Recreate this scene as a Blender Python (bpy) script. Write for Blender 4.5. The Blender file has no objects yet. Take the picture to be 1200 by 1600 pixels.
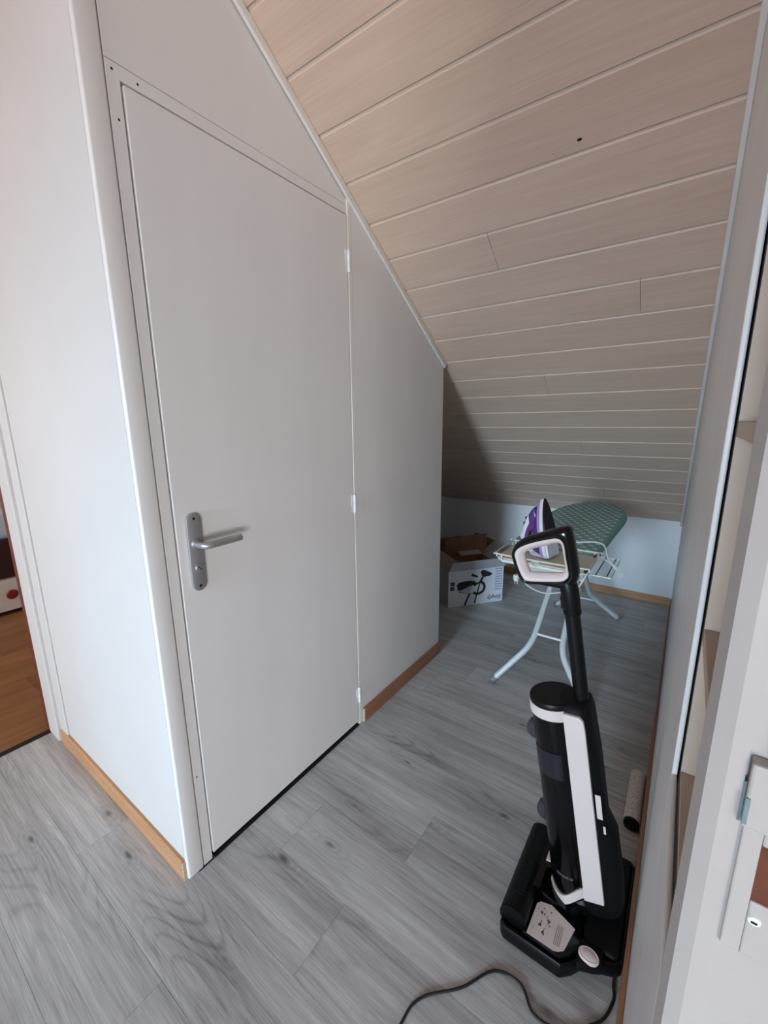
import bpy, bmesh, math, random
from mathutils import Vector, Matrix
random.seed(7)
S = bpy.context.scene
C = S.collection
pi = math.pi

# ------------------------------------------------------------------ camera
cam = bpy.data.cameras.new('camera')
cam.sensor_fit = 'HORIZONTAL'
cam.sensor_width = 36.0
cam.lens = 655.78 / 1200 * 36.0
cam.clip_start = 0.005
co = bpy.data.objects.new('camera', cam)
C.objects.link(co)
yaw, pitch, roll = 0.6241, -0.2129, -0.0097
fw = Vector((math.cos(pitch) * math.cos(yaw), math.cos(pitch) * math.sin(yaw), math.sin(pitch)))
rt = fw.cross(Vector((0, 0, 1))).normalized()
up = rt.cross(fw)
r2 = rt * math.cos(roll) + up * math.sin(roll)
u2 = -rt * math.sin(roll) + up * math.cos(roll)
mw = Matrix((r2, u2, -fw)).transposed().to_4x4()
mw.translation = (-0.4533, -1.0448, 1.3101)
co.matrix_world = mw
S.camera = co

# ------------------------------------------------------------------ world, lights, exposure
S.view_settings.view_transform = 'Standard'
S.view_settings.look = 'None'
S.view_settings.exposure = 0.0
S.view_settings.gamma = 1.0
S.view_settings.use_curve_mapping = False
wd = bpy.data.worlds.new('sky')
S.world = wd
wd.use_nodes = True
wd.node_tree.nodes['Background'].inputs[0].default_value = (0.75, 0.86, 1.0, 1)
wd.node_tree.nodes['Background'].inputs[1].default_value = 1.0


def area(name, loc, direction, sx, sy, power, col, spread=180):
    l = bpy.data.lights.new(name, 'AREA')
    l.shape = 'RECTANGLE'
    l.size = sx
    l.size_y = sy
    l.energy = power
    l.color = col
    l.spread = math.radians(spread)
    o = bpy.data.objects.new(name, l)
    C.objects.link(o)
    o.location = loc
    o.rotation_euler = Vector(direction).to_track_quat('-Z', 'Y').to_euler()
    return o


# daylight of the corridor window far behind the camera: cool sky from above, warm sunlit ground from below
area('window_sky_light', (-4.93, -0.40, 1.35), (1, 0.03, -0.16), 1.05, 1.05, 23, (0.47, 0.77, 1.0), 50)
area('window_ground_light', (-4.92, -0.40, 1.30), (1, 0.03, 0.25), 1.05, 1.05, 22, (1.0, 0.42, 0.16), 120)
# added fill lamp standing in for light off the side room's sunlit floor
area('side_fill_light', (-3.15, -3.94, 0.62), (0.85, 1, 0.12), 2.2, 0.95, 100, (0.99, 0.99, 1.0), 140)
# daylight in the bedroom beyond the left doorway
area('bedroom_daylight', (-1.85, 2.4, 1.4), (1, 0.0, -0.3), 1.2, 1.2, 26, (1.0, 0.93, 0.86), 170)

# ------------------------------------------------------------------ constants
W = 1.073            # right wall face at y = -W
D = 3.01             # knee wall face
L = 1.518            # end of closet wall
YN = 1.08            # north wall face
SL, Z0 = 0.6635, 2.6027
NN = math.sqrt(1 + SL * SL)
def zs(x): return Z0 - SL * x
FLATZ = 2.5
XF = (Z0 - FLATZ) / SL

# ------------------------------------------------------------------ material helpers
def lin(c):
    return tuple(((v / 255) / 12.92 if v / 255 <= 0.04045 else ((v / 255 + 0.055) / 1.055) ** 2.4) for v in c) + (1,)


def new_mat(name):
    m = bpy.data.materials.new(name)
    m.use_nodes = True
    nt = m.node_tree
    return m, nt, nt.nodes['Principled BSDF']


def nd(nt, typ, **kw):
    n = nt.nodes.new(typ)
    for k, v in kw.items():
        setattr(n, k, v)
    return n


def mat(name, rgb, rough=0.5, metal=0.0, var=0.06, scale=8.0, bump=0.0, bscale=60, stretch=(1, 1, 1), spec=0.5, coat=0.0, trans=0.0, alpha=1.0):
    """plain procedural paint / plastic with slight tone variation and optional fine relief"""
    m, nt, b = new_mat(name)
    base = lin(rgb)
    tc = nd(nt, 'ShaderNodeTexCoord')
    mp = nd(nt, 'ShaderNodeMapping')
    mp.inputs['Scale'].default_value = stretch
    nt.links.new(tc.outputs['Object'], mp.inputs[0])
    nz = nd(nt, 'ShaderNodeTexNoise')
    nz.inputs['Scale'].default_value = scale
    nz.inputs['Detail'].default_value = 4
    nt.links.new(mp.outputs[0], nz.inputs['Vector'])
    cr = nd(nt, 'ShaderNodeValToRGB')
    cr.color_ramp.elements[0].position = 0.3
    cr.color_ramp.elements[1].position = 0.7
    cr.color_ramp.elements[0].color = tuple(v * (1 - var) for v in base[:3]) + (1,)
    cr.color_ramp.elements[1].color = tuple(min(1, v * (1 + var * 0.5)) for v in base[:3]) + (1,)
    nt.links.new(nz.outputs['Fac'], cr.inputs[0])
    nt.links.new(cr.outputs[0], b.inputs['Base Color'])
    b.inputs['Roughness'].default_value = rough
    b.inputs['Metallic'].default_value = metal
    b.inputs['Specular IOR Level'].default_value = spec
    b.inputs['Coat Weight'].default_value = coat
    b.inputs['Transmission Weight'].default_value = trans
    b.inputs['Alpha'].default_value = alpha
    if bump:
        n2 = nd(nt, 'ShaderNodeTexNoise')
        n2.inputs['Scale'].default_value = bscale
        n2.inputs['Detail'].default_value = 3
        nt.links.new(mp.outputs[0], n2.inputs['Vector'])
        bp = nd(nt, 'ShaderNodeBump')
        bp.inputs['Strength'].default_value = bump
        bp.inputs['Distance'].default_value = 0.002
        nt.links.new(n2.outputs['Fac'], bp.inputs['Height'])
        nt.links.new(bp.outputs[0], b.inputs['Normal'])
    return m


def wood(name, dark, light, axis='Y', ring=9.0, stretch=9.0, rough=0.5, knots=True, contrast=1.0, bump=0.15, tone=0.12, knotcol=None, ringamp=0.10, streak=1.15, blotch=1.1, rings=60):
    """printed / real wood: stretched grain along one axis, waves and sparse knots, each piece offset by its own random"""
    m, nt, b = new_mat(name)
    tc = nd(nt, 'ShaderNodeTexCoord')
    oi = nd(nt, 'ShaderNodeObjectInfo')
    vm = nd(nt, 'ShaderNodeVectorMath', operation='SCALE')
    vm.inputs[0].default_value = (17.3, 41.7, 5.1)
    nt.links.new(oi.outputs['Random'], vm.inputs['Scale'])
    add = nd(nt, 'ShaderNodeVectorMath', operation='ADD')
    nt.links.new(tc.outputs['Object'], add.inputs[0])
    nt.links.new(vm.outputs[0], add.inputs[1])
    mp = nd(nt, 'ShaderNodeMapping')
    sc = {'X': (1 / stretch, 1, 1), 'Y': (1, 1 / stretch, 1), 'Z': (1, 1, 1 / stretch)}[axis]
    mp.inputs['Scale'].default_value = sc
    nt.links.new(add.outputs[0], mp.inputs[0])
    # large soft warp
    n1 = nd(nt, 'ShaderNodeTexNoise')
    n1.inputs['Scale'].default_value = ring
    n1.inputs['Detail'].default_value = 2
    n1.inputs['Roughness'].default_value = 0.45
    nt.links.new(mp.outputs[0], n1.inputs['Vector'])
    # contour rings of the warp give cathedral grain
    mul = nd(nt, 'ShaderNodeMath', operation='MULTIPLY')
    mul.inputs[1].default_value = rings
    nt.links.new(n1.outputs['Fac'], mul.inputs[0])
    sn = nd(nt, 'ShaderNodeMath', operation='SINE')
    nt.links.new(mul.outputs[0], sn.inputs[0])
    # fine streaks
    mp2 = nd(nt, 'ShaderNodeMapping')
    mp2.inputs['Scale'].default_value = {'X': (2.5, 110, 110), 'Y': (110, 2.5, 110), 'Z': (110, 110, 2.5)}[axis]
    nt.links.new(add.outputs[0], mp2.inputs[0])
    n2 = nd(nt, 'ShaderNodeTexNoise')
    n2.inputs['Scale'].default_value = 1.6
    n2.inputs['Detail'].default_value = 5
    n2.inputs['Roughness'].default_value = 0.65
    nt.links.new(mp2.outputs[0], n2.inputs['Vector'])
    # broad blotches
    mp3 = nd(nt, 'ShaderNodeMapping')
    mp3.inputs['Scale'].default_value = {'X': (2.2, 12, 12), 'Y': (12, 2.2, 12), 'Z': (12, 12, 2.2)}[axis]
    nt.links.new(add.outputs[0], mp3.inputs[0])
    n3 = nd(nt, 'ShaderNodeTexNoise')
    n3.inputs['Scale'].default_value = 1.0
    n3.inputs['Detail'].default_value = 3
    nt.links.new(mp3.outputs[0], n3.inputs['Vector'])
    def mth(op, a, bb):
        n = nd(nt, 'ShaderNodeMath', operation=op)
        for i, v in enumerate((a, bb)):
            if isinstance(v, (int, float)):
                n.inputs[i].default_value = v
            else:
                nt.links.new(v, n.inputs[i])
        return n.outputs[0]
    f = mth('MULTIPLY', sn.outputs[0], ringamp * contrast)
    f = mth('ADD', f, mth('MULTIPLY', mth('SUBTRACT', n2.outputs['Fac'], 0.5), streak * contrast))
    f = mth('ADD', f, mth('MULTIPLY', mth('SUBTRACT', n3.outputs['Fac'], 0.5), blotch * contrast))
    f = mth('ADD', f, mth('MULTIPLY', mth('SUBTRACT', oi.outputs['Random'], 0.5), tone * 2))
    f = mth('ADD', f, 0.55)
    cr = nd(nt, 'ShaderNodeValToRGB')
    cr.color_ramp.elements[0].position = 0.1
    cr.color_ramp.elements[1].position = 0.9
    cr.color_ramp.elements[0].color = lin(dark)
    cr.color_ramp.elements[1].color = lin(light)
    nt.links.new(f, cr.inputs[0])
    col = cr.outputs[0]
    if knots:
        mp4 = nd(nt, 'ShaderNodeMapping')
        mp4.inputs['Scale'].default_value = {'X': (2.6, 6.5, 6.5), 'Y': (6.5, 2.6, 6.5), 'Z': (6.5, 6.5, 2.6)}[axis]
        nt.links.new(add.outputs[0], mp4.inputs[0])
        wv = nd(nt, 'ShaderNodeVectorMath', operation='ADD')
        sw = nd(nt, 'ShaderNodeVectorMath', operation='SCALE')
        nt.links.new(n1.outputs['Color'], sw.inputs[0])
        sw.inputs['Scale'].default_value = 0.5
        nt.links.new(mp4.outputs[0], wv.inputs[0])
        nt.links.new(sw.outputs[0], wv.inputs[1])
        vo = nd(nt, 'ShaderNodeTexVoronoi')
        vo.inputs['Scale'].default_value = 1.0
        vo.inputs['Randomness'].default_value = 1.0
        nt.links.new(wv.outputs[0], vo.inputs['Vector'])
        k = nd(nt, 'ShaderNodeMapRange')
        k.inputs['From Min'].default_value = 0.015
        k.inputs['From Max'].default_value = 0.10
        k.inputs['To Min'].default_value = 0.75
        k.inputs['To Max'].default_value = 0.0
        nt.links.new(vo.outputs['Distance'], k.inputs['Value'])
        # only some cells hold a knot
        sep = nd(nt, 'ShaderNodeSeparateColor')
        nt.links.new(vo.outputs['Color'], sep.inputs[0])
        gate = mth('GREATER_THAN', sep.outputs[0], 0.70)
        kf = mth('MULTIPLY', k.outputs[0], gate)
        mx = nd(nt, 'ShaderNodeMix', data_type='RGBA')
        nt.links.new(kf, mx.inputs[0])
        nt.links.new(col, mx.inputs[6])
        mx.inputs[7].default_value = lin(knotcol or tuple(int(v * 0.55) for v in dark))
        col = mx.outputs[2]
    nt.links.new(col, b.inputs['Base Color'])
    b.inputs['Roughness'].default_value = rough
    if bump:
        bp = nd(nt, 'ShaderNodeBump')
        bp.inputs['Strength'].default_value = bump
        bp.inputs['Distance'].default_value = 0.001
        nt.links.new(n2.outputs['Fac'], bp.inputs['Height'])
        nt.links.new(bp.outputs[0], b.inputs['Normal'])
    return m


def laminate():
    """grey oak laminate: pale base, fine fibres along Y, thin cathedral lines in patches, sparse small knots"""
    m, nt, b = new_mat('grey_oak_laminate')
    def link(x, y): nt.links.new(x, y)
    tc = nd(nt, 'ShaderNodeTexCoord')
    oi = nd(nt, 'ShaderNodeObjectInfo')
    vm = nd(nt, 'ShaderNodeVectorMath', operation='SCALE')
    vm.inputs[0].default_value = (17.3, 41.7, 5.1)
    link(oi.outputs['Random'], vm.inputs['Scale'])
    add = nd(nt, 'ShaderNodeVectorMath', operation='ADD')
    link(tc.outputs['Object'], add.inputs[0])
    link(vm.outputs[0], add.inputs[1])
    def noise(scale, detail, rough=0.5):
        mp = nd(nt, 'ShaderNodeMapping')
        mp.inputs['Scale'].default_value = scale
        link(add.outputs[0], mp.inputs[0])
        n = nd(nt, 'ShaderNodeTexNoise')
        n.inputs['Scale'].default_value = 1.0
        n.inputs['Detail'].default_value = detail
        n.inputs['Roughness'].default_value = rough
        link(mp.outputs[0], n.inputs['Vector'])
        return n
    def mth(op, a, c, d=None):
        n = nd(nt, 'ShaderNodeMath', operation=op)
        for i, v in enumerate((a, c, d)):
            if v is None:
                continue
            if isinstance(v, (int, float)):
                n.inputs[i].default_value = v
            else:
                link(v, n.inputs[i])
        return n.outputs[0]
    def rng(v, a, c, lo, hi):
        n = nd(nt, 'ShaderNodeMapRange')
        n.inputs['From Min'].default_value = a
        n.inputs['From Max'].default_value = c
        n.inputs['To Min'].default_value = lo
        n.inputs['To Max'].default_value = hi
        link(v, n.inputs['Value'])
        return n.outputs[0]
    warp = noise((6.5, 1.1, 1), 1.5, 0.4)
    fig = mth('SINE', mth('MULTIPLY', warp.outputs['Fac'], 120), 0)
    fig = mth('POWER', mth('MULTIPLY_ADD', fig, 0.5, 0.5), 5)
    patch = rng(noise((4.0, 1.3, 1), 2).outputs['Fac'], 0.47, 0.66, 0.0, 1.0)
    fine = noise((330, 9, 1), 3, 0.6).outputs['Fac']
    mid = noise((70, 2.2, 1), 4, 0.6).outputs['Fac']
    broad = noise((9, 1.2, 1), 2).outputs['Fac']
    f = mth('MULTIPLY', mth('MULTIPLY', fig, patch), 0.21)
    f = mth('ADD', f, mth('MULTIPLY', mth('SUBTRACT', fine, 0.5), 0.8))
    f = mth('ADD', f, mth('MULTIPLY', mth('SUBTRACT', mid, 0.5), 0.75))
    f = mth('ADD', f, mth('MULTIPLY', mth('SUBTRACT', broad, 0.5), 0.75))
    f = mth('ADD', f, mth('MULTIPLY', mth('SUBTRACT', oi.outputs['Random'], 0.5), 0.10))
    f = mth('ADD', f, 0.36)
    cr = nd(nt, 'ShaderNodeValToRGB')
    e = cr.color_ramp.elements
    e[0].position = 0.0
    e[0].color = lin((215, 213, 211))
    e[1].position = 1.0
    e[1].color = lin((94, 88, 84))
    link(f, cr.inputs[0])
    # knots
    mp4 = nd(nt, 'ShaderNodeMapping')
    mp4.inputs['Scale'].default_value = (7.0, 2.6, 1)
    link(add.outputs[0], mp4.inputs[0])
    vo = nd(nt, 'ShaderNodeTexVoronoi')
    vo.voronoi_dimensions = '2D'
    vo.inputs['Scale'].default_value = 1.0
    link(mp4.outputs[0], vo.inputs['Vector'])
    sep = nd(nt, 'ShaderNodeSeparateColor')
    link(vo.outputs['Color'], sep.inputs[0])
    dist = mth('ADD', vo.outputs['Distance'], mth('MULTIPLY', mth('SUBTRACT', mid, 0.5), 0.22))
    core = rng(dist, 0.0, 0.075, 0.80, 0.0)
    halo = mth('MULTIPLY', rng(dist, 0.05, 0.30, 1.0, 0.0), mth('MULTIPLY_ADD', mth('SINE', mth('MULTIPLY', dist, 75), 0), 0.10, 0.12))
    k = mth('MULTIPLY', mth('MAXIMUM', core, halo), mth('GREATER_THAN', sep.outputs[0], 0.76))
    k = mth('MAXIMUM', k, 0.0)
    mx = nd(nt, 'ShaderNodeMix', data_type='RGBA')
    link(k, mx.inputs[0])
    link(cr.outputs[0], mx.inputs[6])
    mx.inputs[7].default_value = lin((66, 59, 55))
    link(mx.outputs[2], b.inputs['Base Color'])
    b.inputs['Roughness'].default_value = 0.42
    bp = nd(nt, 'ShaderNodeBump')
    bp.inputs['Strength'].default_value = 0.08
    bp.inputs['Distance'].default_value = 0.001
    link(fine, bp.inputs['Height'])
    link(bp.outputs[0], b.inputs['Normal'])
    return m


M = {}
M['paint'] = mat('white_paint', (227, 224, 222), 0.45, var=0.04, scale=5, bump=0.12, bscale=35, stretch=(1, 1, 0.25))
M['wallpaint'] = mat('wall_paint', (206, 203, 201), 0.6, var=0.02, scale=4, bump=0.06, bscale=120)
M['wallpaint_lit'] = mat('lit_wall_paint', (234, 236, 238), 0.6, var=0.02, scale=4, bump=0.06, bscale=120)  # copy of the wall paint, brightened in place of light on the knee wall
M['edge'] = mat('glossy_edge_paint', (232, 228, 222), 0.35, var=0.03)
M['cream'] = mat('cream_paint', (196, 176, 158), 0.5, var=0.06, scale=7, bump=0.08, bscale=60)
M['greywall'] = mat('grey_white_paint', (226, 225, 224), 0.4, var=0.05, scale=10, bump=0.2, bscale=25)
M['dark'] = mat('dark_gap', (28, 22, 18), 0.9)
M['ceilplank'] = wood('limed_pine_panel', (188, 164, 146), (226, 203, 184), 'Y', ring=6, stretch=9, rough=0.5, knots=False, contrast=0.42, bump=0.10, tone=0.05, blotch=0.5, streak=1.3)
M['tongue'] = mat('panel_tongue', (206, 192, 180), 0.45, var=0.02)
M['ceilflat'] = mat('flat_ceiling_paint', (214, 198, 180), 0.7, var=0.03)
M['floor'] = laminate()
M['sub'] = mat('subfloor', (150, 146, 142), 0.7)
M['brownfloor'] = wood('brown_oak_laminate', (120, 76, 44), (178, 124, 78), 'X', ring=6.0, stretch=6.0, rough=0.4, contrast=0.7, knots=False)
M['skirt'] = wood('oak_skirting', (164, 116, 80), (210, 162, 122), 'Y', ring=6, stretch=20, rough=0.45, knots=False, contrast=0.5)
M['skirtx'] = wood('oak_skirting_x', (126, 82, 58), (168, 118, 88), 'X', ring=6, stretch=20, rough=0.45, knots=False, contrast=0.5)
M['rawend'] = mat('chipped_board_end', (190, 168, 146), 0.9, var=0.35, scale=90)
M['steel'] = mat('brushed_nickel', (176, 174, 174), 0.42, metal=0.75, var=0.05, scale=40, stretch=(1, 1, 0.1))
M['darkhole'] = mat('screw_recess', (35, 33, 32), 0.5, metal=0.5)
M['hinge'] = mat('painted_hinge', (226, 226, 228), 0.35, var=0.04, scale=40)
M['black'] = mat('black_plastic', (7, 7, 8), 0.42, var=0.15, scale=20, spec=0.3)
M['blackgloss'] = mat('black_gloss_plastic', (5, 5, 6), 0.16, var=0.1, scale=20, spec=0.4)
M['jamb'] = mat('shaded_jamb_paint', (178, 171, 167), 0.45, var=0.06, scale=9, bump=0.15, bscale=30)  # jamb paint greyed to carry the shade cast by the photographer
M['blackmat'] = mat('black_matt_plastic', (9, 9, 10), 0.6, var=0.15, scale=30, bump=0.1, bscale=300, spec=0.25)
M['white'] = mat('white_plastic', (231, 213, 207), 0.4, var=0.02)
M['smoke'] = mat('smoky_plastic', (66, 60, 68), 0.2, var=0.1, scale=30)
M['smokedark'] = mat('smoky_window', (34, 33, 42), 0.2, var=0.1, scale=30)
M['print'] = mat('grey_print', (104, 98, 96), 0.7)
M['printdark'] = mat('dark_print', (42, 40, 44), 0.7)
M['logo'] = mat('silver_print', (120, 120, 122), 0.5)
M['fluff'] = mat('grey_fleece', (222, 211, 204), 0.95, var=0.35, scale=160, bump=0.9, bscale=220)
M['cable'] = mat('black_cable', (26, 24, 24), 0.5)
M['leg'] = mat('white_lacquered_tube', (214, 220, 222), 0.3, var=0.03)
M['foot'] = mat('grey_rubber', (128, 130, 134), 0.6)
M['tray'] = mat('cream_metal', (208, 202, 184), 0.4, var=0.03)
M['wirewhite'] = mat('white_coated_wire', (226, 224, 214), 0.35)
M['wiredark'] = mat('dark_wire', (60, 66, 74), 0.4, metal=0.4)
M['teal'] = mat('teal_cotton', (134, 182, 184), 0.9, var=0.10, scale=25, bump=0.15, bscale=500)
M['star'] = mat('white_star_print', (250, 252, 252), 0.9, var=0.01)
M['purple'] = mat('purple_plastic', (86, 48, 118), 0.2, var=0.08, scale=30)
M['lilac'] = mat('lilac_plastic', (170, 140, 190), 0.3, var=0.05)
M['ironwhite'] = mat('iron_white_plastic', (222, 220, 228), 0.3, var=0.03)
M['sole'] = mat('dark_soleplate', (30, 30, 34), 0.3, metal=0.6, var=0.1)
M['cordwhite'] = mat('white_cord', (220, 222, 220), 0.45)
M['card'] = mat('brown_cardboard', (132, 92, 66), 0.85, var=0.1, scale=14, bump=0.1, bscale=80)
M['cardwhite'] = mat('white_printed_card', (232, 235, 242), 0.6, var=0.03)
M['cardgrey'] = mat('grey_card_flap', (198, 197, 202), 0.75, var=0.05)
M['cardpink'] = mat('pale_card_inside', (186, 168, 160), 0.8, var=0.06)
M['bluesoft'] = mat('pale_blue_print', (150, 166, 198), 0.7)
M['maroon'] = mat('dark_maroon_lacquer', (52, 18, 18), 0.4, var=0.1)
M['redknob'] = mat('red_plastic', (128, 26, 30), 0.35)
M['bedwhite'] = mat('white_bed_panel', (214, 204, 196), 0.5, var=0.03)
M['linen'] = mat('pale_blue_linen', (196, 208, 226), 0.9, var=0.08, scale=10, bump=0.5, bscale=14)
M['jambred'] = mat('reddish_brown_paint', (104, 50, 40), 0.5, var=0.1)
M['chip'] = mat('old_teal_paint', (112, 132, 132), 0.7, var=0.15, scale=60)
M['rust'] = mat('raw_brown_recess', (96, 48, 28), 0.8, var=0.4, scale=40)
M['glass'] = mat('window_glass', (235, 240, 245), 0.03, trans=1.0, var=0.0)

# ------------------------------------------------------------------ geometry helpers (all return (verts, faces))
def join(*gs):
    V, F = [], []
    for v, f in gs:
        o = len(V)
        V += list(v)
        F += [tuple(i + o for i in q) for q in f]
    return V, F


def from_bm(bm):
    bm.verts.index_update()
    V = [tuple(v.co) for v in bm.verts]
    F = [tuple(v.index for v in f.verts) for f in bm.faces]
    bm.free()
    return V, F


def box(x0, x1, y0, y1, z0, z1, bev=0.0, seg=2):
    bm = bmesh.new()
    vs = [bm.verts.new((x, y, z)) for x in (x0, x1) for y in (y0, y1) for z in (z0, z1)]
    for q in ((0, 1, 3, 2), (4, 6, 7, 5), (0, 4, 5, 1), (2, 3, 7, 6), (0, 2, 6, 4), (1, 5, 7, 3)):
        bm.faces.new([vs[i] for i in q])
    if bev:
        bmesh.ops.bevel(bm, geom=bm.edges[:], offset=bev, segments=seg, affect='EDGES', profile=0.5)
    return from_bm(bm)


def prism(poly, axis, a0, a1, bev=0.0, seg=2):
    """polygon in the two axes other than `axis` (in xyz order), extruded from a0 to a1"""
    def P(p, a):
        return {'x': (a, p[0], p[1]), 'y': (p[0], a, p[1]), 'z': (p[0], p[1], a)}[axis]
    bm = bmesh.new()
    A = [bm.verts.new(P(p, a0)) for p in poly]
    B = [bm.verts.new(P(p, a1)) for p in poly]
    n = len(poly)
    bm.faces.new(A)
    bm.faces.new(B[::-1])
    for i in range(n):
        bm.faces.new((A[i], B[i], B[(i + 1) % n], A[(i + 1) % n]))
    bmesh.ops.recalc_face_normals(bm, faces=bm.faces[:])
    if bev:
        bmesh.ops.bevel(bm, geom=[e for e in bm.edges], offset=bev, segments=seg, affect='EDGES', profile=0.5, clamp_overlap=True)
    return from_bm(bm)


def smooth_path(pts, k=8, closed=False):
    P = [Vector(p) for p in pts]
    out = []
    n = len(P)
    rng = range(n) if closed else range(n - 1)
    for i in rng:
        p0 = P[(i - 1) % n] if closed or i > 0 else P[0]
        p1, p2 = P[i], P[(i + 1) % n]
        p3 = P[(i + 2) % n] if closed or i + 2 < n else P[-1]
        for j in range(k):
            t = j / k
            out.append(0.5 * ((2 * p1) + (p2 - p0) * t + (2 * p0 - 5 * p1 + 4 * p2 - p3) * t * t + (3 * p1 - p0 - 3 * p2 + p3) * t ** 3))
    if not closed:
        out.append(P[-1])
    return out


def tube(pts, r, n=10, smooth=0, closed=False):
    P = smooth_path(pts, smooth, closed) if smooth else [Vector(p) for p in pts]
    rs = r if isinstance(r, (list, tuple)) else [r] * len(P)
    V, F = [], []
    m = len(P)
    ref = None
    for i in range(m):
        if closed:
            t = (P[(i + 1) % m] - P[i - 1])
        else:
            t = P[min(i + 1, m - 1)] - P[max(i - 1, 0)]
        t.normalize()
        if ref is None:
            ref = Vector((0, 0, 1)) if abs(t.z) < 0.9 else Vector((1, 0, 0))
        a = t.cross(ref)
        if a.length < 1e-4:
            a = t.cross(Vector((0.3, 1, 0.2)))
        a.normalize()
        b = a.cross(t).normalized()
        ref = b
        for k in range(n):
            th = 2 * pi * k / n
            V.append(tuple(P[i] + (a * math.cos(th) + b * math.sin(th)) * rs[i]))
    for i in range(m if closed else m - 1):
        for k in range(n):
            j = (i + 1) % m
            F.append((i * n + k, i * n + (k + 1) % n, j * n + (k + 1) % n, j * n + k))
    if not closed:
        F.append(tuple(range(n))[::-1])
        F.append(tuple((m - 1) * n + k for k in range(n)))
    return V, F


def loft(rings, cap=True):
    n = len(rings[0])
    V = [tuple(p) for r in rings for p in r]
    F = []
    for i in range(len(rings) - 1):
        for k in range(n):
            F.append((i * n + k, i * n + (k + 1) % n, (i + 1) * n + (k + 1) % n, (i + 1) * n + k))
    if cap:
        F.append(tuple(range(n))[::-1])
        F.append(tuple((len(rings) - 1) * n + k for k in range(n)))
    return V, F


def lathe(prof, fn, n=32):
    """prof: list of (radius, height); fn(a, b, h) -> xyz"""
    rings = []
    for r, h in prof:
        rings.append([fn(r * math.cos(2 * pi * k / n), r * math.sin(2 * pi * k / n), h) for k in range(n)])
    return loft(rings)


def annulus(outer, inner, fn, layers):
    """closed frame between two loops of equal count; layers: list of (mix 0..1 outer->inner, depth) around the section"""
    n = len(outer)
    V, F = [], []
    for i in range(n):
        o, q = outer[i], inner[i]
        for (t, d) in layers:
            V.append(fn(o[0] * (1 - t) + q[0] * t, o[1] * (1 - t) + q[1] * t, d))
    k = len(layers)
    for i in range(n):
        j = (i + 1) % n
        for a in range(k):
            b = (a + 1) % k
            F.append((i * k + a, j * k + a, j * k + b, i * k + b))
    return V, F


def obj(name, g, m, parent=None, smooth=False, loc=None, auto=35):
    me = bpy.data.meshes.new(name)
    me.from_pydata([tuple(v) for v in g[0]], [], g[1])
    bm = bmesh.new()
    bm.from_mesh(me)
    bmesh.ops.recalc_face_normals(bm, faces=bm.faces[:])
    bm.to_mesh(me)
    bm.free()
    me.materials.append(M[m] if isinstance(m, str) else m)
    if smooth:
        me.shade_smooth()
        try:
            me.set_sharp_from_angle(angle=math.radians(auto))
        except Exception:
            pass
    o = bpy.data.objects.new(name, me)
    C.objects.link(o)
    if parent is not None:
        o.parent = parent
    if loc is not None:
        o.location = loc
    return o


def tag(o, label, cat, group=None, kind=None):
    o['label'] = label
    o['category'] = cat
    if group:
        o['group'] = group
    if kind:
        o['kind'] = kind
    return o


def thing(name, label, cat, loc=(0, 0, 0), rz=0.0, group=None, kind=None):
    e = bpy.data.objects.new(name, None)
    e.empty_display_size = 0.05
    C.objects.link(e)
    e.location = loc
    e.rotation_euler = (0, 0, rz)
    return tag(e, label, cat, group, kind)


def struct(name, g, m, label, cat, smooth=False):
    return tag(obj(name, g, m, None, smooth), label, cat, None, 'structure')


def text_geo(s, size, bold=False):
    cu = bpy.data.curves.new('txt', 'FONT')
    cu.body = s
    cu.size = size
    cu.align_x = 'CENTER'
    cu.align_y = 'CENTER'
    cu.resolution_u = 2
    if bold:
        cu.offset = size * 0.015
    o = bpy.data.objects.new('txt', cu)
    C.objects.link(o)
    dg = bpy.context.evaluated_depsgraph_get()
    me = o.evaluated_get(dg).to_mesh()
    V = [tuple(v.co) for v in me.vertices]
    F = [tuple(p.vertices) for p in me.polygons]
    o.evaluated_get(dg).to_mesh_clear()
    bpy.data.objects.remove(o)
    bpy.data.curves.remove(cu)
    return V, F

# ================================================================== THE SETTING
# ---- floor: sub floor + one object per laminate plank
floor = struct('floor', box(-5.0, D, -4.0, YN, -0.05, -0.0101), 'sub', 'grey oak laminate floor running into the alcove', 'floor')
PW = 0.189
ends = {}            # end joints measured in the photograph, keyed by plank row
ends[0] = [-0.417]                  # row 0 : x 0.026 .. 0.215
ends[1] = [-0.150]
ends[-1] = [0.355]
ends[-2] = [-0.165]
ends[6] = [-0.110]
ends[9] = [-0.980]
for k in range(-14, 16):
    x0 = 0.026 + PW * k
    x1 = x0 + PW
    x0, x1 = max(x0, -2.6), min(x1, D)
    if x1 - x0 < 0.004:
        continue
    yb = -W - 0.02
    yt = YN if (x1 <= 0.06 or x0 > L - 0.15) else 0.03
    if x1 <= -0.17 + PW and x0 < -0.1:
        yb = -2.0
    js = ends.get(k) or [random.uniform(-1.0, 0.2)]
    allj = []
    for j in js:
        q = j
        while q > yb:
            q -= 1.28
        while q < yt:
            if q > yb + 0.02 and q < yt - 0.02:
                allj.append(q)
            q += 1.28
    cuts = [yb] + sorted(allj) + [yt]
    for a, b in zip(cuts[:-1], cuts[1:]):
        obj('plank', box(0.0002, x1 - x0 - 0.0002, 0.0002, b - a - 0.0002, -0.01, 0, 0.0006, 1), 'floor', floor, loc=(x0, a, 0))

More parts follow.
